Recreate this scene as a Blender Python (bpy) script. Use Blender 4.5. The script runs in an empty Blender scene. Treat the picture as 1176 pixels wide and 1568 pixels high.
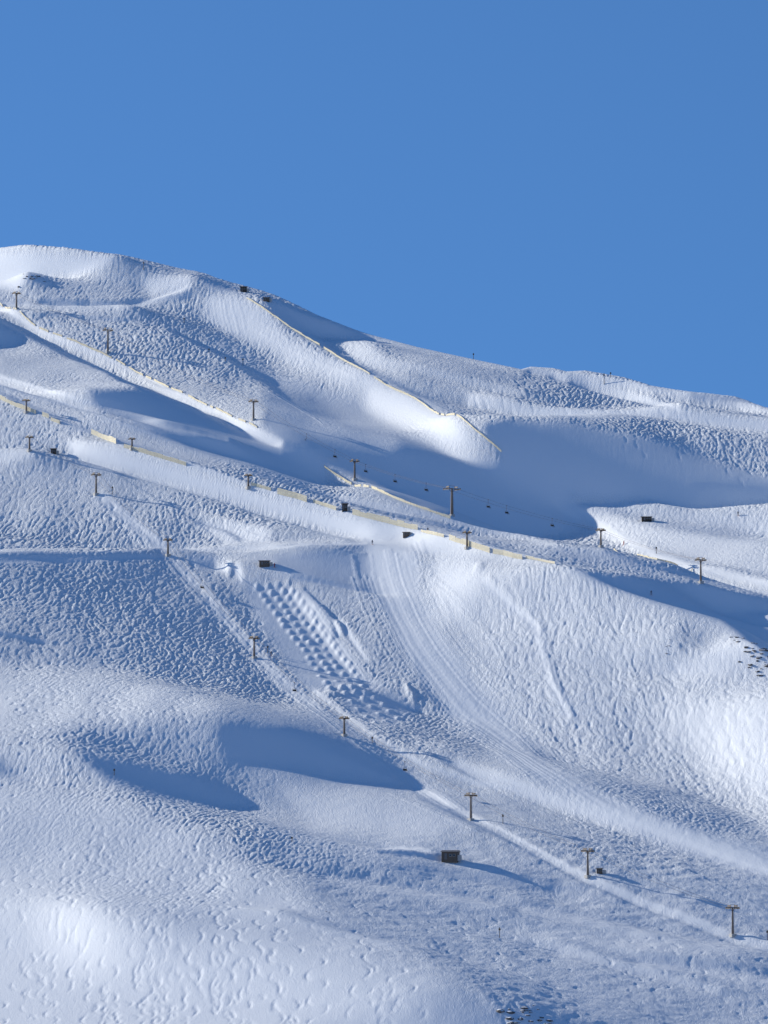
import bpy, bmesh, math, random
import numpy as np
from mathutils import Vector, Matrix
random.seed(4); rng=np.random.default_rng(11)
scene=bpy.context.scene
# ------------------------------------------------------------- camera model
F=8000.0; TH=math.radians(5.0); CY=-2000.0; CZ=-2000*math.tan(TH)
cT,sT=math.cos(TH),math.sin(TH)
def to_px(x,y,z):
    yr=y-CY; zr=z-CZ; d=yr*cT+zr*sT
    return 588+F*x/d, 784-F*(-yr*sT+zr*cT)/d
def ray(X,Y):
    d=(X-588)/F; v=(784-Y)/F
    dy=cT-v*sT; return d/dy, (sT+v*cT)/dy      # x per y, z per y
cam=bpy.data.cameras.new("camera"); co=bpy.data.objects.new("camera",cam); scene.collection.objects.link(co)
co.location=(0,CY,CZ); co.rotation_euler=(math.pi/2+TH,0,0)
cam.sensor_fit='HORIZONTAL'; cam.sensor_width=36; cam.lens=F/1176*36; cam.clip_end=30000; cam.clip_start=1
scene.camera=co
# ------------------------------------------------------------- sun
AZ=math.radians(20); EL=math.radians(22)
L=np.array([-math.cos(EL)*math.cos(AZ), math.cos(EL)*math.sin(AZ), math.sin(EL)])
lh=L[:2]/np.hypot(*L[:2])
sd=bpy.data.lights.new("sun",'SUN'); sd.energy=5.0; sd.angle=math.radians(0.5); sd.color=(1,0.95,0.84)
so=bpy.data.objects.new("sun",sd); scene.collection.objects.link(so)
so.rotation_euler=Vector((-L[0],-L[1],-L[2])).to_track_quat('-Z','Y').to_euler(); so.location=(-300,200,400)
w=bpy.data.worlds.new("World"); scene.world=w; w.use_nodes=True
nt=w.node_tree; bg=nt.nodes['Background']
sky=nt.nodes.new('ShaderNodeTexSky'); sky.sky_type='NISHITA'; sky.sun_disc=False
sky.sun_elevation=EL; sky.sun_rotation=math.atan2(L[0],L[1])%(2*math.pi)
sky.altitude=2500; sky.air_density=1.0; sky.dust_density=0.0; sky.ozone_density=2.5
tc=nt.nodes.new('ShaderNodeTexCoord'); ad=nt.nodes.new('ShaderNodeVectorMath'); ad.operation='ADD'; ad.inputs[1].default_value=(0,0,0.24)
nm=nt.nodes.new('ShaderNodeVectorMath'); nm.operation='NORMALIZE'
tint=nt.nodes.new('ShaderNodeVectorMath'); tint.operation='MULTIPLY'; tint.inputs[1].default_value=(0.70,1.1,1.42)
nt.links.new(tc.outputs['Generated'],ad.inputs[0]); nt.links.new(ad.outputs[0],nm.inputs[0]); nt.links.new(nm.outputs[0],sky.inputs[0])
nt.links.new(sky.outputs[0],tint.inputs[0]); nt.links.new(tint.outputs[0],bg.inputs[0]); bg.inputs[1].default_value=0.12
vs=scene.view_settings; vs.view_transform='Standard'; vs.look='None'; vs.exposure=0
# ------------------------------------------------------------- wanted light and shade map; the ground shape is solved to produce it
cx=np.arange(-240,1420,2.0); cyy=np.arange(300,1720,2.0)
CX,CYg=np.meshgrid(cx,cyy)
fkx=np.fft.rfftfreq(len(cx),2.0); fky=np.fft.fftfreq(len(cyy),2.0)
K2=(fkx[None,:]**2+fky[:,None]**2)
def blurc(a,s): return np.fft.irfft2(np.fft.rfft2(a)*np.exp(-2*np.pi**2*s*s*K2),s=a.shape)
def poly(pts):
    m=np.zeros(CX.shape,bool); n=len(pts)
    for i in range(n):
        x1,y1=pts[i]; x2,y2=pts[(i+1)%n]
        if y1==y2: continue
        c=((CYg<y1)!=(CYg<y2)); xi=x1+(CYg-y1)*(x2-x1)/(y2-y1)
        m^=c&(CX<xi)
    return m.astype(float)
def stroke(pts,wd):
    d=np.full(CX.shape,1e9)
    for (x1,y1),(x2,y2) in zip(pts[:-1],pts[1:]):
        vx,vy=x2-x1,y2-y1; t=np.clip(((CX-x1)*vx+(CYg-y1)*vy)/(vx*vx+vy*vy),0,1)
        d=np.minimum(d,np.hypot(CX-x1-t*vx,CYg-y1-t*vy))
    return (d<wd/2).astype(float)
S=np.full(CX.shape,0.155); T=np.full(CX.shape,0.8)
def P(pts,v,b=6,tex=None):
    global S,T
    a=np.clip(blurc(poly(pts),b),0,1); S=S*(1-a)+v*a
    if tex is not None: T=T*(1-a)+tex*a
def K(pts,wd,v,b=2.5,tex=0.1):
    global S,T
    a=np.clip(blurc(stroke(pts,wd),b),0,1); S=S*(1-a)+v*a
    if tex is not None: T=T*(1-a)+tex*a
# upper mountain
P([(-240,380),(190,395),(120,420),(45,424),(30,442),(-240,452)],.74,4,.0)
P([(75,424),(280,425),(290,445),(180,452),(90,450)],.14,4,.7)
P([(215,425),(300,420),(290,440),(230,450)],.42,4,.3)
K([(45,426),(75,438)],7,-.2,2)
P([(300,425),(340,432),(380,452),(330,447)],.0,3,.1)
K([(60,462),(180,466),(290,452)],5,-.25,2)
K([(-100,455),(90,470),(200,472),(290,440)],5,.65,2)
K([(60,482),(200,490),(330,500)],4,-.15,2,.4)
P([(-240,480),(0,500),(35,520),(20,532),(-240,530)],-.18,4,.05)
P([(315,452),(375,455),(410,480),(440,515),(420,530),(350,515),(310,490)],.34,8,.06)
P([(370,500),(430,515),(540,560),(600,590),(560,600),(450,560)],.42,10,.2)
P([(180,470),(300,480),(420,570),(380,590),(250,540)],.07,8,.7)
P([(300,510),(360,525),(460,590),(520,650),(440,625),(390,575)],.0,8,.3)
K([(255,505),(330,540),(400,580),(500,650)],4,-.25,1.5,.3)
P([(400,570),(520,600),(640,660),(700,688),(600,680),(480,640)],.15,8,.25)
P([(560,588),(630,603),(690,635),(735,690),(690,682),(640,655),(560,620)],.64,8,.1)
P([(398,455),(430,462),(500,490),(620,526),(560,520),(480,514),(440,500)],-.2,3,.02)
P([(490,517),(560,520),(600,560),(640,575),(560,560)],.46,6,.3)
P([(440,503),(480,515),(560,562),(650,605),(700,625),(640,608),(540,560)],-.12,4,.1)
P([(640,560),(780,570),(900,600),(950,618),(800,620),(700,605),(620,580)],.03,8,.8)
K([(560,545),(700,580),(800,600)],5,.4,3,.5)
K([(720,612),(800,628),(900,634),(1000,632),(1100,645),(1250,660)],13,.6,4,.06)
K([(805,566),(850,572),(950,602),(1040,628)],8,.65,2.5,.1)
K([(870,574),(960,588),(1050,602),(1240,640)],13,.52,3,.25)
K([(1060,604),(1150,614)],6,-.15,2,.1)
K([(840,577),(940,607),(1000,620)],5,-.2,2)
HOL=[(735,652),(780,642),(880,647),(950,662),(1060,682),(1110,705),(1176,728),(1400,745),(1400,765),(1176,765),(1120,772),(1060,779),(1000,773),(940,763),(862,763),(895,795),(880,812),(820,822),(740,812),(640,778),(560,742),(500,715),(450,690),(400,650),(415,615),(520,650),(620,668),(700,695),(775,708)]
P(HOL,-.18,5,.03)
P([(430,650),(520,668),(640,690),(760,712),(820,815),(740,805),(620,768),(500,712)],-.3,6,.03)
P([(1030,665),(1176,680),(1400,690),(1400,725),(1176,722),(1090,700)],.08,8,.6)
P([(1060,745),(1180,748),(1400,750),(1400,765),(1180,763),(1090,770)],-.3,4,.03)
P([(400,600),(480,605),(540,650),(620,668),(600,690),(480,660),(410,640)],-.05,8,.25)
P([(130,596),(240,598),(330,635),(420,672),(490,700),(500,745),(460,742),(390,718),(290,690),(210,652),(150,622)],-.3,5,.03)
K([(-240,430),(0,470),(60,508),(160,548),(260,598),(380,655),(430,680)],7,.72,1.6)
K([(-60,470),(0,492),(60,526),(150,564),(250,612),(340,652)],5,-.3,1.5,.1)
K([(-240,520),(0,578),(150,622),(250,655),(350,682)],5,.62,1.6)
K([(-240,535),(0,590),(140,632),(240,668),(340,694)],4,-.28,1.5,.1)
K([(-240,560),(0,600),(120,655),(290,712),(480,775),(640,812),(850,862)],6,-.1,2)
P([(100,674),(200,700),(320,735),(450,775),(550,800),(660,817),(760,850),(860,868),(740,862),(600,838),(480,803),(330,756),(200,720),(110,700)],.58,3.5,.03)
K([(110,706),(200,728),(330,764),(480,812),(600,846)],4,-.1,2,.2)
K([(520,760),(700,800),(850,835)],5,.5,2.5)
K([(380,722),(480,752),(600,785),(720,815)],4,-.2,1.5)
# mid left slope
P([(-240,700),(60,705),(120,724),(290,795),(300,835),(150,848),(-240,850)],.11,6,.8)
P([(-240,690),(40,690),(60,700),(0,708),(-240,705)],.5,4,.3)
P([(-240,862),(270,852),(350,890),(420,980),(500,1070),(330,1060),(150,1030),(-240,1015)],.0,12,.75)
K([(150,757),(260,850),(330,930),(430,1040),(560,1150),(700,1245)],16,.2,5,.06)
K([(-240,850),(0,848),(150,846),(250,843),(400,838),(560,832)],4,.7,1.5)
P([(-240,854),(0,852),(250,849),(250,859),(0,863),(-240,863)],-.15,2,.1)
K([(-100,960),(0,970),(70,983)],4,-.25,1.5)
P([(300,795),(350,800),(410,810),(415,835),(350,835),(320,815)],.45,5,.4)
K([(300,800),(345,815),(370,830)],5,-.2,2)
P([(280,850),(330,850),(335,875),(300,870)],.0,5,.1)
K([(335,872),(362,872),(368,890)],10,.65,3)
P([(420,852),(560,838),(590,912),(500,893),(430,880)],.04,4,.2)
K([(450,886),(520,898),(600,915)],5,-.2,1.5)
P([(575,905),(600,915),(650,1000),(660,1060),(630,1000)],.0,4,.1)
P([(370,890),(440,900),(530,1010),(560,1050),(470,1060),(400,960)],.1,6,.12)
P([(435,900),(480,915),(560,1040),(610,1052),(560,1052),(500,990)],.38,6,.08)
K([(465,905),(510,950),(515,980)],4,-.25,1.5)
K([(520,950),(560,1010)],6,.55,2.5)
P([(520,1055),(600,1060),(640,1090),(600,1110),(530,1085)],.03,5,.15)
K([(545,1052),(610,1078),(640,1085)],5,-.25,2)
K([(635,1008),(655,1060),(700,1100)],4,-.2,2)
# groomed run
GR=[(590,838),(605,900),(650,990),(720,1080),(830,1165),(980,1245),(1176,1318),(1400,1400)]
K(GR,64,.26,10,.03)
P([(560,835),(640,838),(640,900),(600,915),(575,890)],.3,6,.03)
# right slope
P([(660,845),(760,852),(860,882),(1000,930),(1120,970),(1400,1020),(1400,1340),(1176,1290),(1060,1245),(900,1190),(790,1120),(725,1040),(690,960)],.34,10,.65)
P([(650,865),(720,860),(740,900),(690,960),(660,940)],.5,12,.35)
P([(1010,1090),(1100,1070),(1400,1060),(1400,1250),(1176,1220),(1080,1180)],.70,26,.25)
P([(1000,1030),(1100,985),(1180,985),(1180,1010),(1060,1040)],.55,8,.3)
P([(1040,960),(1100,975),(1080,1000),(1030,1010)],.12,8,.8)
K([(740,890),(820,960),(840,1040),(870,1100)],8,.55,3,.1)
K([(830,965),(850,1040),(885,1105)],4,.0,2)
P([(780,1130),(900,1180),(1060,1212),(1176,1270),(1176,1300),(1000,1250),(860,1190)],.10,8,.6)
P([(852,868),(940,880),(1060,892),(1176,915),(1400,950),(1400,1040),(1176,1012),(1140,985),(1100,955),(1000,925),(920,898)],-.2,4,.03)
P([(1085,932),(1176,940),(1400,960),(1400,975),(1176,960)],.5,5,.2)
P([(862,765),(960,760),(1050,782),(1130,775),(1400,775),(1400,905),(1176,880),(1060,850),(960,825),(912,798)],.36,4,.4)
P([(905,772),(990,790),(1100,800),(1176,812),(1176,822),(1060,812),(960,795)],.0,4,.4)
P([(800,835),(920,840),(1060,882),(1176,912),(1000,885),(880,862)],.1,5,.3)
K([(862,766),(915,802),(1000,848),(1060,868),(1176,896),(1400,950)],11,.7,3,.03)
K([(930,846),(1060,884),(1176,912)],5,-.3,1.5)
# lower left
P([(-240,1018),(150,1030),(290,1058),(335,1085),(250,1125),(120,1138),(-240,1115)],.34,12,.45)
P([(-240,1125),(60,1128),(130,1170),(60,1175),(-240,1180)],.22,6,.5)
P([(70,1120),(250,1100),(340,1085),(520,1095),(640,1180),(640,1215),(480,1225),(420,1245),(250,1225),(130,1180)],.07,14,.4)
P([(330,1112),(450,1112),(530,1135),(590,1172),(620,1200),(560,1195),(450,1180),(350,1165)],-.10,9,.04)
P([(110,1148),(200,1168),(300,1188),(390,1232),(320,1236),(240,1220),(160,1196)],-.12,6,.06)
K([(480,1058),(560,1120),(650,1175),(720,1195),(800,1215),(970,1272)],5,.5,2.5)
K([(600,1190),(660,1222),(720,1250)],5,-.25,2)
P([(-240,1160),(0,1165),(60,1205),(0,1190),(-240,1190)],-.1,5,.2)
P([(-240,1200),(100,1195),(300,1260),(420,1330),(560,1430),(700,1490),(800,1568),(800,1720),(-240,1720)],.33,24,.2)
P([(-240,1380),(60,1370),(220,1430),(420,1460),(600,1500),(700,1568),(700,1720),(-240,1720)],.56,40,.12)
P([(50,1400),(140,1400),(190,1450),(150,1490),(70,1450)],.76,26,.05)
P([(380,1250),(560,1290),(760,1350),(740,1400),(560,1370),(420,1310)],.08,16,.4)
P([(420,1205),(600,1215),(720,1260),(640,1290),(480,1270)],.27,10,.4)
P([(420,1290),(600,1290),(1176,1350),(1400,1380),(1400,1720),(860,1720),(800,1540),(620,1440),(480,1380)],.13,14,.45)
K([(580,1305),(640,1308),(672,1314)],4,-.2,1.5); K([(590,1298),(660,1303)],4,.5,2)
P([(560,1318),(700,1325),(900,1360),(840,1365),(640,1345)],.0,6,.3)
P([(740,1420),(900,1430),(1100,1440),(1176,1460),(900,1470)],.28,10,.3)
P([(840,1490),(960,1505),(1176,1530),(1176,1568),(900,1568)],.11,16,.4)
for (a,b_) in [((430,1395),(620,1440)),((800,1380),(1000,1420)),((860,1440),(1100,1500)),((500,1330),(760,1375)),((980,1460),(1176,1490))]:
    K([a,b_],6,-.02,4,.4); K([(a[0],a[1]+14),(b_[0],b_[1]+14)],7,.36,4,.2)
K([(640,1210),(760,1268),(900,1345),(1000,1385),(1122,1432),(1400,1510)],5,.55,2)
K([(640,1220),(760,1278),(900,1354),(1000,1394),(1122,1441)],4,-.05,2,.3)
K([(700,1170),(850,1225),(1000,1270),(1176,1330)],12,.46,5,.06)
# ------------------------------------------------------------- world grid
DX,DY=0.35,0.62
gx=np.arange(-226,226,DX); gy=np.arange(-530,420,DY)
M=0.42
SKX=[-300,0,80,130,175,290,305,330,380,420,480,560,640,700,800,815,850,870,900,960,1000,1060,1130,1150,1176,1500]
SKY=[406,402,399,400,410,426,432,444,454,465,487,510,531,544,565,561,563,568,567,577,591,601,607,613,624,692]
def base(x,y):
    yr=np.full_like(x,300.0)
    for _ in range(6):
        X=588+F*x/(2000*cT+yr*1.02)
        Ys=np.interp(X,SKX,SKY); _,rz=ray(X,Ys)
        yr=(CZ+rz*2000)/(M-rz)
    zr=CZ+rz*(yr-CY); u=y-yr; A=M-rz; wd=12.0
    z=zr+rz*u-A*(np.sqrt(u*u+wd*wd)-wd)
    fl=-238+58*np.exp(-((y+2060)/160)**2)
    return np.logaddexp((z)/12,(fl)/12)*12, u
GX,GY=np.meshgrid(gx,gy)
B,U=base(GX,GY)
def lookup(A,X,Y):
    i=np.clip((X-cx[0])/2,0,len(cx)-1.001); j=np.clip((Y-cyy[0])/2,0,len(cyy)-1.001)
    i0=i.astype(int); j0=j.astype(int); fi=i-i0; fj=j-j0
    return (A[j0,i0]*(1-fi)*(1-fj)+A[j0,i0+1]*fi*(1-fj)+A[j0+1,i0]*(1-fi)*fj+A[j0+1,i0+1]*fi*fj)
kx=np.fft.rfftfreq(len(gx),DX)*2*np.pi; ky=np.fft.fftfreq(len(gy),DY)*2*np.pi
KX,KY=np.meshgrid(kx,ky)
KL=KX*lh[0]+KY*lh[1]; KP=-KX*lh[1]+KY*lh[0]
def fft(a): return np.fft.rfft2(a)
def ifft(a): return np.fft.irfft2(a,s=GX.shape)
def gblur(a,s): return ifft(fft(a)*np.exp(-(KX**2+KY**2)*s*s/2))
by,bx=np.gradient(B,DY,DX); dB=bx*lh[0]+by*lh[1]
def sm(a): a=np.clip(a,0,1); return a*a*(3-2*a)
edge=sm(np.clip((226-np.abs(GX))/36,0,1)*np.clip((GY+530)/50,0,1))
rfade=sm((4-U)/20)
tfade=sm((30-U)/30)
R=np.zeros_like(B)
for it in range(11):
    Rs=gblur(R,2.0)
    Xp,Yp=to_px(GX,GY,B+Rs)
    s=lookup(S,Xp,Yp)
    ry,rx=np.gradient(Rs,DY,DX)
    norm=np.sqrt(1+(bx+rx)**2+(by+ry)**2)
    t=((L[2]-s*norm)/math.hypot(L[0],L[1])-dB)*edge*tfade
    t-=t.mean()
    Rn=ifft(fft(t)*(-1j*KL)/(KL**2+0.02*KP**2+0.009**2))*edge*rfade
    a=.45 if it<7 else .25
    R=(1-a)*R+a*Rn if it else Rn*.7
R=gblur(R,.35)
print("relief range",R.min(),R.max())
Xp,Yp=to_px(GX,GY,B+R)
Tm=np.clip(lookup(T,Xp,Yp),0,1)*edge
# small scale relief -----------------------------------------------------
def band(lx,ly,shear,bw=0.35):
    a=rng.standard_normal(GX.shape)
    kk=np.sqrt((KX*lx/(2*np.pi))**2+((KY+KX*shear)*ly/(2*np.pi))**2)
    b=ifft(fft(a)*np.exp(-((kk-1)/bw)**2)); return b/b.std()
def tracks(lx,ly,shear,wd=0.30):
    b=band(lx,ly,shear,.5); gy_,gx_=np.gradient(b,DY,DX); g=np.hypot(gx_,gy_)+.03
    return np.exp(-(b/(g*wd))**2)
low=gblur(rng.standard_normal(GX.shape),18); low/=low.std()
low2=gblur(rng.standard_normal(GX.shape),9); low2/=low2.std()
det=(band(1.6,2.8,0.3)*0.026+band(2.4,4,0.0)*0.030+band(4.6,9,0.25)*0.03)
det-=0.18*tracks(4.2,10,0.35)*np.clip(.7+.5*low2,.1,1.4)+0.18*tracks(5.0,9,-0.25)*np.clip(.7-.5*low2,.1,1.4)+0.15*tracks(3.3,6,0.1)*np.clip(.5+.5*low,0,1.2)
det*=np.clip(1+.5*low,.3,1.7)
lower=sm((Yp-1230)/120)*sm((Xp-380)/250)
iso=band(3.4,2.2,0)*0.034+band(9,6,0)*0.09+band(1.6,1.4,0)*0.018
det=det*Tm*(1-.7*lower)+iso*(Tm*(0.3+1.2*lower)+0.03*edge)
det+=band(28,45,0)*0.12*edge*sm(Tm*3)
det*=sm((6-U)/12)*0.85+0.15
Z=B+R+det
# ------------------------------------------------------------- helper sampling on the real terrain
def zat(x,y,A=None):
    A=Z if A is None else A
    i=np.clip((x-gx[0])/DX,0,len(gx)-1.001); j=np.clip((y-gy[0])/DY,0,len(gy)-1.001)
    i0=np.int64(i); j0=np.int64(j); fi=i-i0; fj=j-j0
    return A[j0,i0]*(1-fi)*(1-fj)+A[j0,i0+1]*fi*(1-fj)+A[j0+1,i0]*(1-fi)*fj+A[j0+1,i0+1]*fi*fj
YY=np.arange(-525,415,0.5)
Zs=B+R
def place(X,Y):
    ax,az=ray(X,Y); xs=ax*(YY-CY); zr=CZ+az*(YY-CY)
    d=zat(xs,YY,Zs)-zr
    k=np.nonzero(d>=0)[0]; i=k[0] if len(k) else int(np.argmax(d))
    return float(xs[i]),float(YY[i])
def wpath(pts,step=0.3):
    q=[]
    for a,b in zip(pts[:-1],pts[1:]):
        n=max(2,int(math.hypot(b[0]-a[0],b[1]-a[1])/12))
        for k in range(n): q.append((a[0]+(b[0]-a[0])*k/n,a[1]+(b[1]-a[1])*k/n))
    q.append(pts[-1]); w=np.array([place(*p) for p in q])
    if len(w)>6:
        ws=w.copy()
        for _ in range(4): ws[1:-1]=(ws[:-2]+2*ws[1:-1]+ws[2:])/4
        w=ws
    s=np.r_[0,np.cumsum(np.hypot(*np.diff(w,axis=0).T))]; n=max(2,int(s[-1]/step)); u=np.linspace(0,s[-1],n)
    return np.c_[np.interp(u,s,w[:,0]),np.interp(u,s,w[:,1])]
mask=np.zeros_like(Z)
def mark(p,v=1.0):
    i=np.round((p[:,0]-gx[0])/DX).astype(int); j=np.round((p[:,1]-gy[0])/DY).astype(int)
    ok=(i>=0)&(i<len(gx))&(j>=0)&(j<len(gy)); vv=np.broadcast_to(v,(len(p),))[ok]
    mask[j[ok],i[ok]]=np.maximum(mask[j[ok],i[ok]],vv)
def track(X,Y,length,A,lam,drift,v=1.0,arcs=False):
    x,y=place(X,Y); s=np.arange(0,length,0.15); ph=random.uniform(0,6.28)
    k=1+0.25*np.sin(s/lam*0.7+ph)
    a=2*np.pi*s/lam+ph
    px=x+drift*s+A*k*np.sin(a); py=y-s
    # a ski edge bites in the belly of the turn and floats between turns
    vv=v*np.clip(np.abs(np.sin(a))*1.7-.55,0,1) if arcs else v
    mark(np.c_[px,py],vv)
def inreg(pts):
    xs=[p[0] for p in pts]; ys=[p[1] for p in pts]
    while True:
        X=random.uniform(min(xs),max(xs)); Y=random.uniform(min(ys),max(ys)); c=False
        for (x1,y1),(x2,y2) in zip(pts,pts[1:]+pts[:1]):
            if (y1<Y)!=(y2<Y) and X<x1+(Y-y1)*(x2-x1)/(y2-y1): c=not c
        if c: return X,Y
for n,reg,ln,A,lam,dr in [
  (170,[(700,860),(860,885),(1120,980),(1176,1020),(1176,1200),(900,1150),(780,1060)],(20,80),(1.4,3.4),(10,20),(0.1,0.5)),
  (110,[(0,1200),(200,1230),(420,1330),(650,1480),(650,1540),(0,1540)],(10,60),(1.6,3.0),(9,18),(-.1,.4)),
  (90,[(0,700),(120,720),(300,810),(420,980),(480,1060),(0,1010)],(20,70),(1.2,3.0),(9,16),(.0,.4)),
  (50,[(0,1030),(300,1060),(200,1120),(0,1110)],(15,40),(1.2,2.8),(8,16),(.0,.4)),
  (40,[(500,1380),(1176,1420),(1176,1540),(800,1540)],(10,30),(1.2,3),(8,16),(.0,.4)),
  (40,[(100,460),(400,520),(380,600),(40,480)],(20,50),(.8,2.0),(10,18),(.1,.5)),
  (50,[(700,570),(1000,600),(1170,690),(950,640),(720,610)],(20,50),(.8,2.0),(10,18),(.1,.5))]:
    for _ in range(n):
        X,Y=inreg(reg); track(X,Y,random.uniform(*ln),random.uniform(*A),random.uniform(*lam),random.uniform(*dr),random.uniform(.4,1),True)
groove=gblur(mask,0.30); groove/=groove.max()+1e-9
Z-=0.40*groove*edge
mask[:]=0
gp=wpath(GR,0.3)
dvx=np.gradient(gp[:,0]); dvy=np.gradient(gp[:,1]); dl=np.hypot(dvx,dvy)
for off in np.arange(-14,14,1.2):
    o=off+random.uniform(-.4,.4); a0=random.randint(0,60); mark(np.c_[gp[:,0]-dvy/dl*o, gp[:,1]+dvx/dl*o][a0:],random.uniform(.3,1))
for pts,offs in [([(335,455),(340,490),(350,515)],8),([(390,480),(440,515),(560,570)],4),([(150,757),(260,850),(390,1000),(527,1120),(700,1240)],3.0),
                 ([(740,890),(830,970),(850,1060),(875,1105)],2.5),([(650,850),(660,920),(720,1010),(830,1100)],3),
                 ([(480,930),(560,1040)],4),([(470,1130),(700,1185),(900,1240),(1176,1300)],1.5),([(480,1060),(700,1190),(980,1300),(1176,1400)],1.5),
                 ([(0,745),(200,770),(420,830),(560,850)],1),([(60,1060),(330,1060),(560,1140)],1.2),([(0,1240),(400,1290),(800,1370),(1176,1470)],1.5),
                 ([(200,470),(320,540),(400,590),(500,650)],1.5),([(640,860),(760,980),(800,1090),(900,1180)],1),([(880,900),(960,1000),(1000,1120),(1090,1220)],1),
                 ([(600,1215),(800,1300),(1000,1350),(1176,1380)],1),([(200,860),(260,960),(380,1060)],1),([(60,870),(160,960),(300,1050)],1),
                 ([(110,685),(330,745),(600,825)],2)]:
    g=wpath(pts); a=np.gradient(g[:,0]); b=np.gradient(g[:,1]); l=np.hypot(a,b)
    for off in np.arange(-offs,offs+.1,1.4): mark(np.c_[g[:,0]-b/l*off,g[:,1]+a/l*off],random.uniform(.3,.9))
gl=gblur(mask,0.36); gl/=gl.max()+1e-9
Z+=0.34*gl
def bump(X,Y,h,rx_,ry_,ang=0):
    x,y=place(X,Y); i=int((x-gx[0])/DX); j=int((y-gy[0])/DY); n=int(4*max(rx_,ry_)/DX)
    i0,i1,j0,j1=max(i-n,0),i+n,max(j-n,0),j+n
    a=GX[j0:j1,i0:i1]-x; b=GY[j0:j1,i0:i1]-y; ca,sa=math.cos(ang),math.sin(ang)
    p=(a*ca+b*sa)/rx_; q=(-a*sa+b*ca)/ry_
    Z[j0:j1,i0:i1]+=h*np.exp(-(p*p+q*q)**1.3)
for r in range(18):
    for c in range(4):
        bump(394+r*7.0+c*16+random.uniform(-2,2),901+r*9.6-c*2+random.uniform(-1.5,1.5),random.uniform(.3,.6),.95,1.6)
for r in range(4):
    for c in range(3): bump(537+r*12+c*18+random.uniform(-2,2),1074+r*11-c*3,random.uniform(.35,.55),1.0,1.7)
bump(520,962,1.2,1.2,5,.3); bump(628,1062,1.0,1.2,5,.3); bump(352,874,.8,1.5,4); bump(505,1062,.8,2,3); bump(733,870,.5,2,4)
Zs=Z
# ------------------------------------------------------------- mesh: one sheet, fine in the middle and reaching the horizon
ex=np.array([6,14,26,44,70,110,170,260,400,620,950,1450,2200,3300,5000,7500])
ax_=np.r_[gx[0]-ex[::-1],gx,gx[-1]+ex]; ay_=np.r_[gy[0]-ex[::-1],gy,gy[-1]+ex]; ne=len(ex)
AX,AY=np.meshgrid(ax_,ay_); AZ_,_=base(AX,AY)
AZ_[ne:-ne,ne:-ne]=Z
TT=np.zeros_like(AZ_); TT[ne:-ne,ne:-ne]=Tm
ny,nx=AX.shape
me=bpy.data.meshes.new("snowy_mountain_slope"); nv=nx*ny
me.vertices.add(nv); me.vertices.foreach_set("co",np.stack([AX,AY,AZ_],-1).astype(np.float32).ravel())
idx=np.arange(nv).reshape(ny,nx); q=np.stack([idx[:-1,:-1],idx[:-1,1:],idx[1:,1:],idx[1:,:-1]],-1).reshape(-1,4).astype(np.int32)
me.loops.add(q.size); me.loops.foreach_set("vertex_index",q.ravel())
me.polygons.add(len(q)); me.polygons.foreach_set("loop_start",np.arange(0,q.size,4,dtype=np.int32))
me.update(calc_edges=True); me.polygons.foreach_set("use_smooth",np.ones(len(q),bool))
at=me.attributes.new("rough_snow",'FLOAT','POINT'); at.data.foreach_set("value",TT.astype(np.float32).ravel())
terrain=bpy.data.objects.new("snowy_mountain_slope",me); scene.collection.objects.link(terrain)
# ------------------------------------------------------------- materials
def mat(name,col,rough=.6,metal=0,var=.15,scale=3,transl=0,snowcap=False):
    m=bpy.data.materials.new(name); m.use_nodes=True; n=m.node_tree; b=n.nodes['Principled BSDF']
    b.inputs['Roughness'].default_value=rough; b.inputs['Metallic'].default_value=metal
    no=n.nodes.new('ShaderNodeTexNoise'); no.inputs['Scale'].default_value=scale; no.inputs['Detail'].default_value=5
    tcn=n.nodes.new('ShaderNodeTexCoord'); n.links.new(tcn.outputs['Object'],no.inputs['Vector'])
    r=n.nodes.new('ShaderNodeValToRGB'); r.color_ramp.elements[0].position=.3; r.color_ramp.elements[1].position=.7
    r.color_ramp.elements[0].color=(*[c*(1-var) for c in col],1); r.color_ramp.elements[1].color=(*[min(1,c*(1+var)) for c in col],1)
    n.links.new(no.outputs['Fac'],r.inputs[0]); n.links.new(r.outputs[0],b.inputs['Base Color'])
    if snowcap:
        ge=n.nodes.new('ShaderNodeNewGeometry'); sp=n.nodes.new('ShaderNodeSeparateXYZ'); n.links.new(ge.outputs['Normal'],sp.inputs[0])
        a2=n.nodes.new('ShaderNodeMath'); a2.operation='ADD'; n.links.new(sp.outputs['Z'],a2.inputs[0]); n.links.new(no.outputs['Fac'],a2.inputs[1])
        r2=n.nodes.new('ShaderNodeValToRGB'); r2.color_ramp.elements[0].position=.9; r2.color_ramp.elements[1].position=1.0
        a3=n.nodes.new('ShaderNodeMath'); a3.operation='SUBTRACT'; a3.inputs[1].default_value=.3; n.links.new(a2.outputs[0],a3.inputs[0])
        n.links.new(a3.outputs[0],r2.inputs[0])
        mx=n.nodes.new('ShaderNodeMixRGB'); mx.inputs[2].default_value=(.84,.86,.9,1); n.links.new(r2.outputs[0],mx.inputs[0]); n.links.new(r.outputs[0],mx.inputs[1]); n.links.new(mx.outputs[0],b.inputs['Base Color'])
    if transl:
        tr=n.nodes.new('ShaderNodeBsdfTranslucent'); n.links.new(r.outputs[0],tr.inputs[0]); mx=n.nodes.new('ShaderNodeMixShader'); mx.inputs[0].default_value=transl
        out=n.nodes['Material Output']; n.links.new(b.outputs[0],mx.inputs[1]); n.links.new(tr.outputs[0],mx.inputs[2]); n.links.new(mx.outputs[0],out.inputs[0])
    return m
sn=bpy.data.materials.new("snow"); sn.use_nodes=True; n=sn.node_tree; b=n.nodes['Principled BSDF']
b.inputs['Base Color'].default_value=(.83,.855,.88,1); b.inputs['Roughness'].default_value=.7
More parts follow.
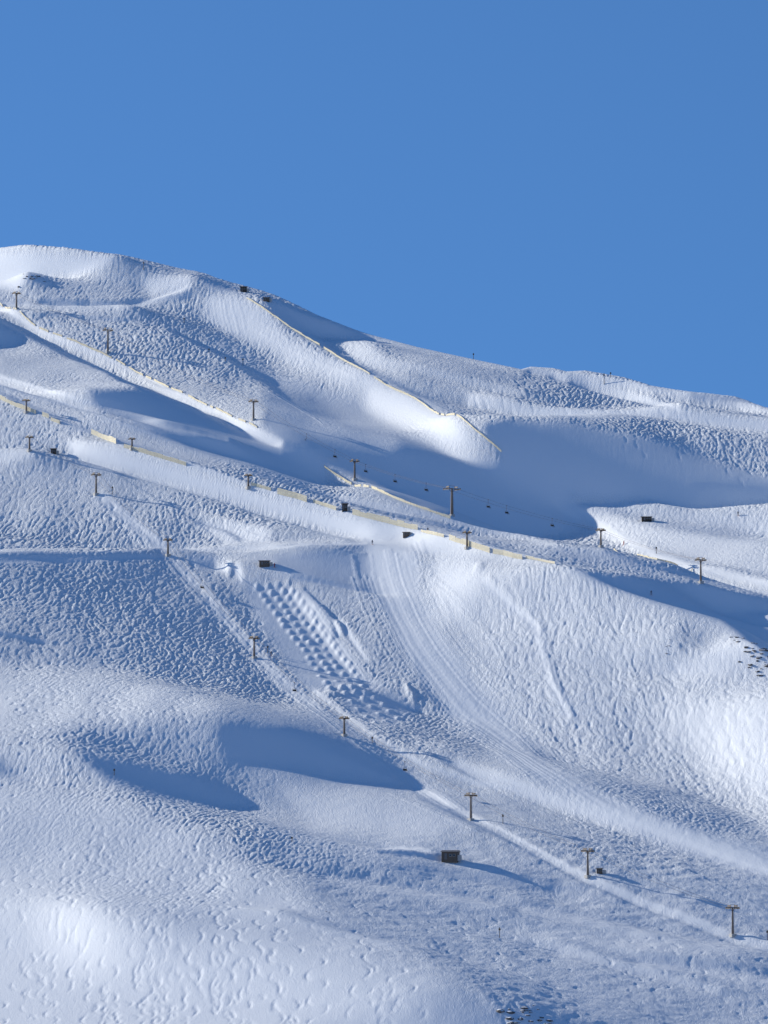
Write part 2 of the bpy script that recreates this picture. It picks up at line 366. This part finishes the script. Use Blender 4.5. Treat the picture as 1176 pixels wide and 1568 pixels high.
b.inputs['Specular IOR Level'].default_value=.2
tcn=n.nodes.new('ShaderNodeTexCoord'); mp=n.nodes.new('ShaderNodeMapping'); mp.inputs['Scale'].default_value=(1,.5,.6)
n.links.new(tcn.outputs['Object'],mp.inputs[0])
n1=n.nodes.new('ShaderNodeTexNoise'); n1.inputs['Scale'].default_value=1.1; n1.inputs['Detail'].default_value=5; n1.inputs['Roughness'].default_value=.62; n1.inputs['Distortion'].default_value=1.6
n.links.new(mp.outputs[0],n1.inputs['Vector'])
atn=n.nodes.new('ShaderNodeAttribute'); atn.attribute_name="rough_snow"
ma=n.nodes.new('ShaderNodeMath'); ma.operation='MULTIPLY_ADD'; ma.inputs[1].default_value=.6; ma.inputs[2].default_value=.06
n.links.new(atn.outputs['Fac'],ma.inputs[0])
mu=n.nodes.new('ShaderNodeMath'); mu.operation='MULTIPLY'; n.links.new(n1.outputs['Fac'],mu.inputs[0]); n.links.new(ma.outputs[0],mu.inputs[1])
bp=n.nodes.new('ShaderNodeBump'); bp.inputs['Strength'].default_value=1; bp.inputs['Distance'].default_value=1.0
n.links.new(mu.outputs[0],bp.inputs['Height']); n.links.new(bp.outputs[0],b.inputs['Normal'])
me.materials.append(sn)
steel=mat("weathered_steel",(.12,.10,.09),.5,.3); dark=mat("dark_wood",(.05,.04,.03),.8); roofm=mat("roof_metal",(.16,.15,.15),.5,.3)
cream=mat("fence_board",(.88,.80,.60),.7,transl=.3); rockm=mat("rock",(.11,.10,.095),.9,var=.4,scale=1,snowcap=True)
orange=mat("orange_paint",(.5,.13,.05),.5); glass=mat("window_glass",(.03,.04,.05),.1); concrete=mat("concrete",(.4,.39,.37),.8)
wood=mat("weathered_wood",(.12,.09,.065),.8)
suit=mat("ski_suit",(.05,.06,.1),.7); suit2=mat("red_ski_suit",(.4,.04,.03),.7)
# ------------------------------------------------------------- geometry helpers
class Bld:
    def __init__(s): s.bm=bmesh.new(); s.mats=[]
    def mi(s,m):
        if m not in s.mats: s.mats.append(m)
        return s.mats.index(m)
    def box(s,c,d,m,rot=0,M4=None):
        r=bmesh.ops.create_cube(s.bm,size=1); Mx=Matrix.Translation(c)@Matrix.Rotation(rot,4,'Z')@Matrix.Diagonal((*d,1))
        if M4 is not None: Mx=M4@Mx
        bmesh.ops.transform(s.bm,matrix=Mx,verts=r['verts']); k=s.mi(m)
        for f in {f for v in r['verts'] for f in v.link_faces}: f.material_index=k
    def rod(s,a,b_,r1,r2,m,seg=8):
        a=Vector(a);b_=Vector(b_);d=b_-a
        r=bmesh.ops.create_cone(s.bm,cap_ends=True,segments=seg,radius1=r1,radius2=r2,depth=d.length)
        bmesh.ops.transform(s.bm,matrix=Matrix.Translation((a+b_)/2)@d.to_track_quat('Z','Y').to_matrix().to_4x4(),verts=r['verts']); k=s.mi(m)
        for f in {f for v in r['verts'] for f in v.link_faces}: f.material_index=k
    def poly(s,vs,fs,m):
        v=[s.bm.verts.new(p) for p in vs]; k=s.mi(m)
        for f in fs: s.bm.faces.new([v[i] for i in f]).material_index=k
    def done(s,name,loc=(0,0,0),rz=0):
        me=bpy.data.meshes.new(name); s.bm.to_mesh(me); s.bm.free()
        for m in s.mats: me.materials.append(m)
        o=bpy.data.objects.new(name,me); scene.collection.objects.link(o); o.location=loc; o.rotation_euler=(0,0,rz); return o
def scale_at(y): return (2000+y)/F
def tower(X,Yt,Yb,big=1.0):
    x,y=place(X,Yb); z=float(zat(x,y)); h=max((Yb-Yt)*scale_at(y),2.5)
    B_=Bld(); aw=h*.15*big+.3; r=.42*big
    B_.box((0,0,.1),(1.6,1.6,1.0),concrete)
    B_.rod((0,0,-.5),(0,0,h*.95),r,r*.6,steel,10)
    B_.box((0,0,h*.93),(aw*2,.3,.28),steel)
    B_.box((0,0,h*1.03),(aw*1.0,.14,.1),steel)
    for sx in (-1,1):
        B_.rod((sx*aw*.45,0,h*.93),(sx*aw*.45,0,h*1.03),.07,.07,steel,6)
        B_.box((sx*aw*.92,0,h*.9),(.22,3.0*big,.2),steel)
        for k in range(5): B_.rod((sx*aw*.92-.15,-1.2*big+k*.6*big,h*.93),(sx*aw*.92+.15,-1.2*big+k*.6*big,h*.93),.2,.2,dark,8)
        B_.rod((0,0,h*.8),(sx*aw*.55,0,h*.92),.08,.08,steel,6)
        B_.box((sx*aw*.72,0,h*.99),(.08,2.0,.5),steel)
    for k in range(int(h/.5)): B_.box((0,-r-.12,.6+k*.45),(.4,.04,.04),steel)
    B_.box((-.2,-r-.12,h*.48),(.04,.04,h*.9),steel); B_.box((.2,-r-.12,h*.48),(.04,.04,h*.9),steel)
    B_.done("chairlift_tower",(x,y,z),math.radians(30+random.uniform(-6,6)))
    return Vector((x,y,z+h*.93)),aw
upper=[(25,447,473),(165,503,541),(388,612,643),(543,705,736),(692,745,790),(920,810,838),(1073,855,893)]
lower_=[(45,668,691),(147,725,758),(257,825,851),(389,975,1008),(527,1098,1127),(721,1215,1256),(900,1300,1343),(1122,1390,1436)]
mid=[(40,612,632),(202,673,690),(380,727,748),(715,815,841)]
tu=[tower(*t,big=1.5 if t[0]==692 else 1) for t in upper]; tl=[tower(*t) for t in lower_]; tm=[tower(*t) for t in mid]
def cable(ts,name):
    cu=bpy.data.curves.new(name,'CURVE'); cu.dimensions='3D'; cu.bevel_depth=.035; P3=[]
    for sgn in (-1,1):
        pts=[]
        for (a,wa),(b_,wb) in zip(ts[:-1],ts[1:]):
            d=(b_-a).length
            for k in range(12):
                t=k/12; p=a.lerp(b_,t); p.z-=4*.018*d*t*(1-t); p.x+=sgn*wa*.8; p.y+=sgn*wa*.45; pts.append(p)
        a,wa=ts[-1]; pts.append(a+Vector((sgn*wa*.8,sgn*wa*.45,0)))
        sp=cu.splines.new('POLY'); sp.points.add(len(pts)-1)
        for i,p in enumerate(pts): sp.points[i].co=(*p,1)
        P3.append(pts)
    cu.materials.append(steel); o=bpy.data.objects.new(name,cu); scene.collection.objects.link(o); return P3
pu=cable(tu,"chairlift_cable"); pl=cable(tl,"chairlift_cable")
def chair(X,pts):
    best=None
    for a,b_ in zip(pts[:-1],pts[1:]):
        for k in range(6):
            p=a.lerp(b_,k/6); e=abs(to_px(*p)[0]-X)
            if best is None or e<best[0]: best=(e,p)
    B_=Bld(); p=best[1]
    B_.rod((0,0,0),(0,.1,-2.0),.06,.06,steel,6); B_.box((0,0,0),(.3,.3,.2),steel)
    B_.box((0,.1,-2.0),(1.9,.06,.06),steel)
    for sx in (-.95,.95): B_.rod((sx,.1,-2.0),(sx,-.1,-3.0),.045,.045,steel,6); B_.rod((sx,-.1,-3.0),(sx,-.6,-3.0),.035,.035,steel,6)
    B_.box((0,-.35,-3.0),(1.9,.5,.1),dark); B_.box((0,0.02,-2.65),(1.9,.07,.6),dark); B_.box((0,-.75,-3.4),(1.5,.06,.06),steel)
    B_.done("chairlift_chair",p,math.radians(50))
for X in (470,513,560,604,653,748,775,847): chair(X,random.choice(pu))
for X in (310,450,620): chair(X,random.choice(pl))
def fence(pts,h,seg=3.0,gap=0.0,sink=.1):
    g=wpath(pts,seg); B_=Bld()
    for i in range(len(g)-1):
        a=g[i]; b_=g[i+1]; za=float(zat(a[0],a[1])); zb=float(zat(b_[0],b_[1])); h2=h*random.uniform(.75,1.1)
        B_.rod((a[0],a[1],za-.4),(a[0],a[1],za+h+.15),.06,.06,dark,5)
        if random.random()<gap: continue
        nrm=Vector((-(b_[1]-a[1]),b_[0]-a[0],0)).normalized()*.09
        nb=4; hh=h2/nb
        for k in range(nb):
            z0=k*hh+sink; z1=z0+hh*.86
            vs=[(a[0],a[1],za+z0),(b_[0],b_[1],zb+z0),(b_[0],b_[1],zb+z1),(a[0],a[1],za+z1)]
            v2=[(Vector(v)-nrm)*1 for v in vs]; v1=[Vector(v)-nrm*1.5 for v in vs]
            B_.poly([*v2,*v1],[(0,1,2,3),(7,6,5,4),(0,4,5,1),(3,2,6,7)],cream)
    B_.done("snow_fence")
fence([(0,612),(45,632),(75,642)],1.7,gap=.35); fence([(78,645),(105,655)],1.6,gap=.2); fence([(140,665),(178,680)],2.0); fence([(190,686),(285,715)],1.7)
fence([(385,745),(415,752)],1.5); fence([(425,757),(470,770)],2.3); fence([(480,770),(515,782)],1.5); fence([(540,790),(640,812)],2.3); fence([(645,815),(680,824)],1.2)
fence([(688,828),(750,848)],2.3); fence([(755,848),(800,858)],2.0); fence([(805,856),(850,864)],1.1)
fence([(497,718),(540,738),(600,762),(640,778),(690,795)],1.0,gap=.15)
fence([(378,458),(410,480),(470,518),(540,560),(600,595),(650,617),(690,640),(735,668),(768,696)],.8,gap=.1)
fence([(0,466),(60,505),(160,543),(260,595),(350,636),(400,662)],.8,gap=.2)
fence([(940,842),(1020,862),(1060,872)],.6,gap=.2)
def hut(X,Y,wd,dp,h,name,body,rz=0):
    x,y=place(X,Y); z=float(zat(x,y)); B_=Bld()
    B_.box((0,0,h/2-.4),(wd,dp,h+.8),body)
    e=.35; r=h*.22
    B_.poly([(-wd/2-e,-dp/2-e,h),(wd/2+e,-dp/2-e,h),(wd/2+e,dp/2+e,h),(-wd/2-e,dp/2+e,h),(-wd/2-e,0,h+r),(wd/2+e,0,h+r)],[(0,1,5,4),(2,3,4,5),(0,4,3),(1,2,5),(0,3,2,1)],roofm)
    B_.box((-wd*.22,-dp/2-.03,h*.45),(wd*.16,.06,h*.75),roofm)
    for sx in (.08,.32): 
        B_.box((wd*sx,-dp/2-.03,h*.58),(wd*.16,.06,h*.3),concrete); B_.box((wd*sx,-dp/2-.05,h*.58),(wd*.13,.06,h*.24),glass)
    B_.box((wd/2+.6,-dp*.2,h*.25),(1.0,dp*.4,h*.5+.6),concrete)
    B_.done(name,(x,y,z),rz)
hut(690,1318,5.0,4,2.6,"ski_patrol_hut",wood,math.radians(-14))
hut(990,798,3.8,3,1.5,"wooden_cabin",dark); hut(405,866,3.8,2.6,1.5,"snow_groomer_shed",wood)
hut(373,447,2.8,2.2,2.0,"summit_cabin",dark); hut(918,1337,1.8,1.5,1.3,"control_box_cabin",wood); hut(408,461,2.6,2,1.3,"wooden_cabin",wood)
hut(82,695,2.0,1.8,1.8,"wooden_cabin",dark); hut(528,782,2.0,2.0,2.4,"wooden_cabin",dark); hut(622,822,2.4,2.0,1.3,"wooden_cabin",wood)
def marker(X,Y,h):
    x,y=place(X,Y); z=float(zat(x,y)); B_=Bld()
    B_.rod((0,0,-.5),(0,0,h),.14,.1,steel,6); B_.box((0,-.12,h*.85),(.6,.08,.6),wood); B_.box((0,0,h+.05),(.3,.3,.12),dark); B_.done("piste_marker_pole",(x,y,z))
for a in [(770,1262,3),(765,1436,3),(175,1187,2),(220,414,3.5),(725,546,2.5),(925,590,4.5),(372,560,3),(282,495,2),(410,1000,2.5),(172,757,3),(1005,848,2.5),(570,1138,2),(447,1290,1.5),(1175,1440,3),(320,540,1.5),(345,553,1.5),(935,578,2)]: marker(*a)
def rock(X,Y,n,spr,sz):
    x,y=place(X,Y); B_=Bld()
    for _ in range(n):
        px,py=x+random.gauss(0,spr),y+random.gauss(0,spr*.8); s_=sz*random.uniform(.4,1.3)
        r=bmesh.ops.create_icosphere(B_.bm,subdivisions=2,radius=1)
        sc=Vector((random.uniform(.8,2.0),random.uniform(.7,1.4),random.uniform(.3,.6)))*s_
        for v in r['verts']:
            k=1+random.uniform(-.25,.25); v.co=Vector((v.co.x*sc.x*k+px,v.co.y*sc.y*k+py,v.co.z*sc.z*k+float(zat(px,py))-.15*s_))
        B_.mi(rockm)
    B_.done("rock_outcrop")
for a in [(1022,988,4,1.5,.4),(1132,978,9,2.2,.6),(1150,992,14,2.6,.8),(1168,1012,10,2,.7),(800,1556,16,4.0,.9),(822,1550,8,2,.7),(48,424,9,2.5,.8),(512,1400,3,1.5,.3),(600,1456,3,1,.25),(10,1135,3,2,.3),(380,1345,2,1,.2)]: rock(*a)
def skier(X,Y,m,face):
    x,y=place(X,Y); z=float(zat(x,y))
    V=[(0,0,.95),(0,-.03,1.2),(0,-.1,1.42),(0,-.12,1.52),(0,-.14,1.62),(0,-.14,1.76),
       (-.1,0,.9),(-.14,-.12,.5),(-.15,0,.08),(.1,0,.9),(.14,-.12,.5),(.15,0,.08),
       (-.2,-.08,1.4),(-.3,-.1,1.15),(-.33,-.32,1.05),(.2,-.08,1.4),(.3,-.1,1.15),(.33,-.32,1.05),(-.15,-.16,.05),(.15,-.16,.05)]
    E=[(0,1),(1,2),(2,3),(3,4),(4,5),(0,6),(6,7),(7,8),(0,9),(9,10),(10,11),(2,12),(12,13),(13,14),(2,15),(15,16),(16,17),(8,18),(11,19)]
    Rr=[.16,.16,.15,.07,.11,.09,.11,.08,.06,.11,.08,.06,.08,.06,.045,.08,.06,.045,.05,.05]
    me=bpy.data.meshes.new("skier"); me.from_pydata([Vector(v) for v in V],E,[]); o=bpy.data.objects.new("skier",me); scene.collection.objects.link(o)
    md=o.modifiers.new("skin",'SKIN')
    if not me.skin_vertices: 
        bm=bmesh.new(); bm.from_mesh(me); bm.verts.layers.skin.verify(); bm.to_mesh(me); bm.free()
    for i,r in enumerate(Rr): me.skin_vertices[0].data[i].radius=(r,r); me.skin_vertices[0].data[i].use_root=(i==0)
    o.modifiers.new("sub",'SUBSURF').levels=1; me.materials.append(m); o.location=(x,y,z+.05); o.rotation_euler=(0,0,face)
    B_=Bld()
    for sx in (-.15,.15): B_.box((sx,-.1,-.01),(.09,1.7,.03),orange)
    for sx in (-.34,.34): B_.rod((sx,-.32,1.08),(sx*1.3,-.1,0),.012,.012,steel,5)
    k=B_.done("skis_and_poles"); k.parent=o
for a in [(1130,790,suit,.5),(570,834,suit,.2),(955,835,suit2,.8),(997,912,suit,.3),(420,870,suit2,1),(655,815,suit,.4),(415,1005,suit,.2)]: skier(*a)
print("done")
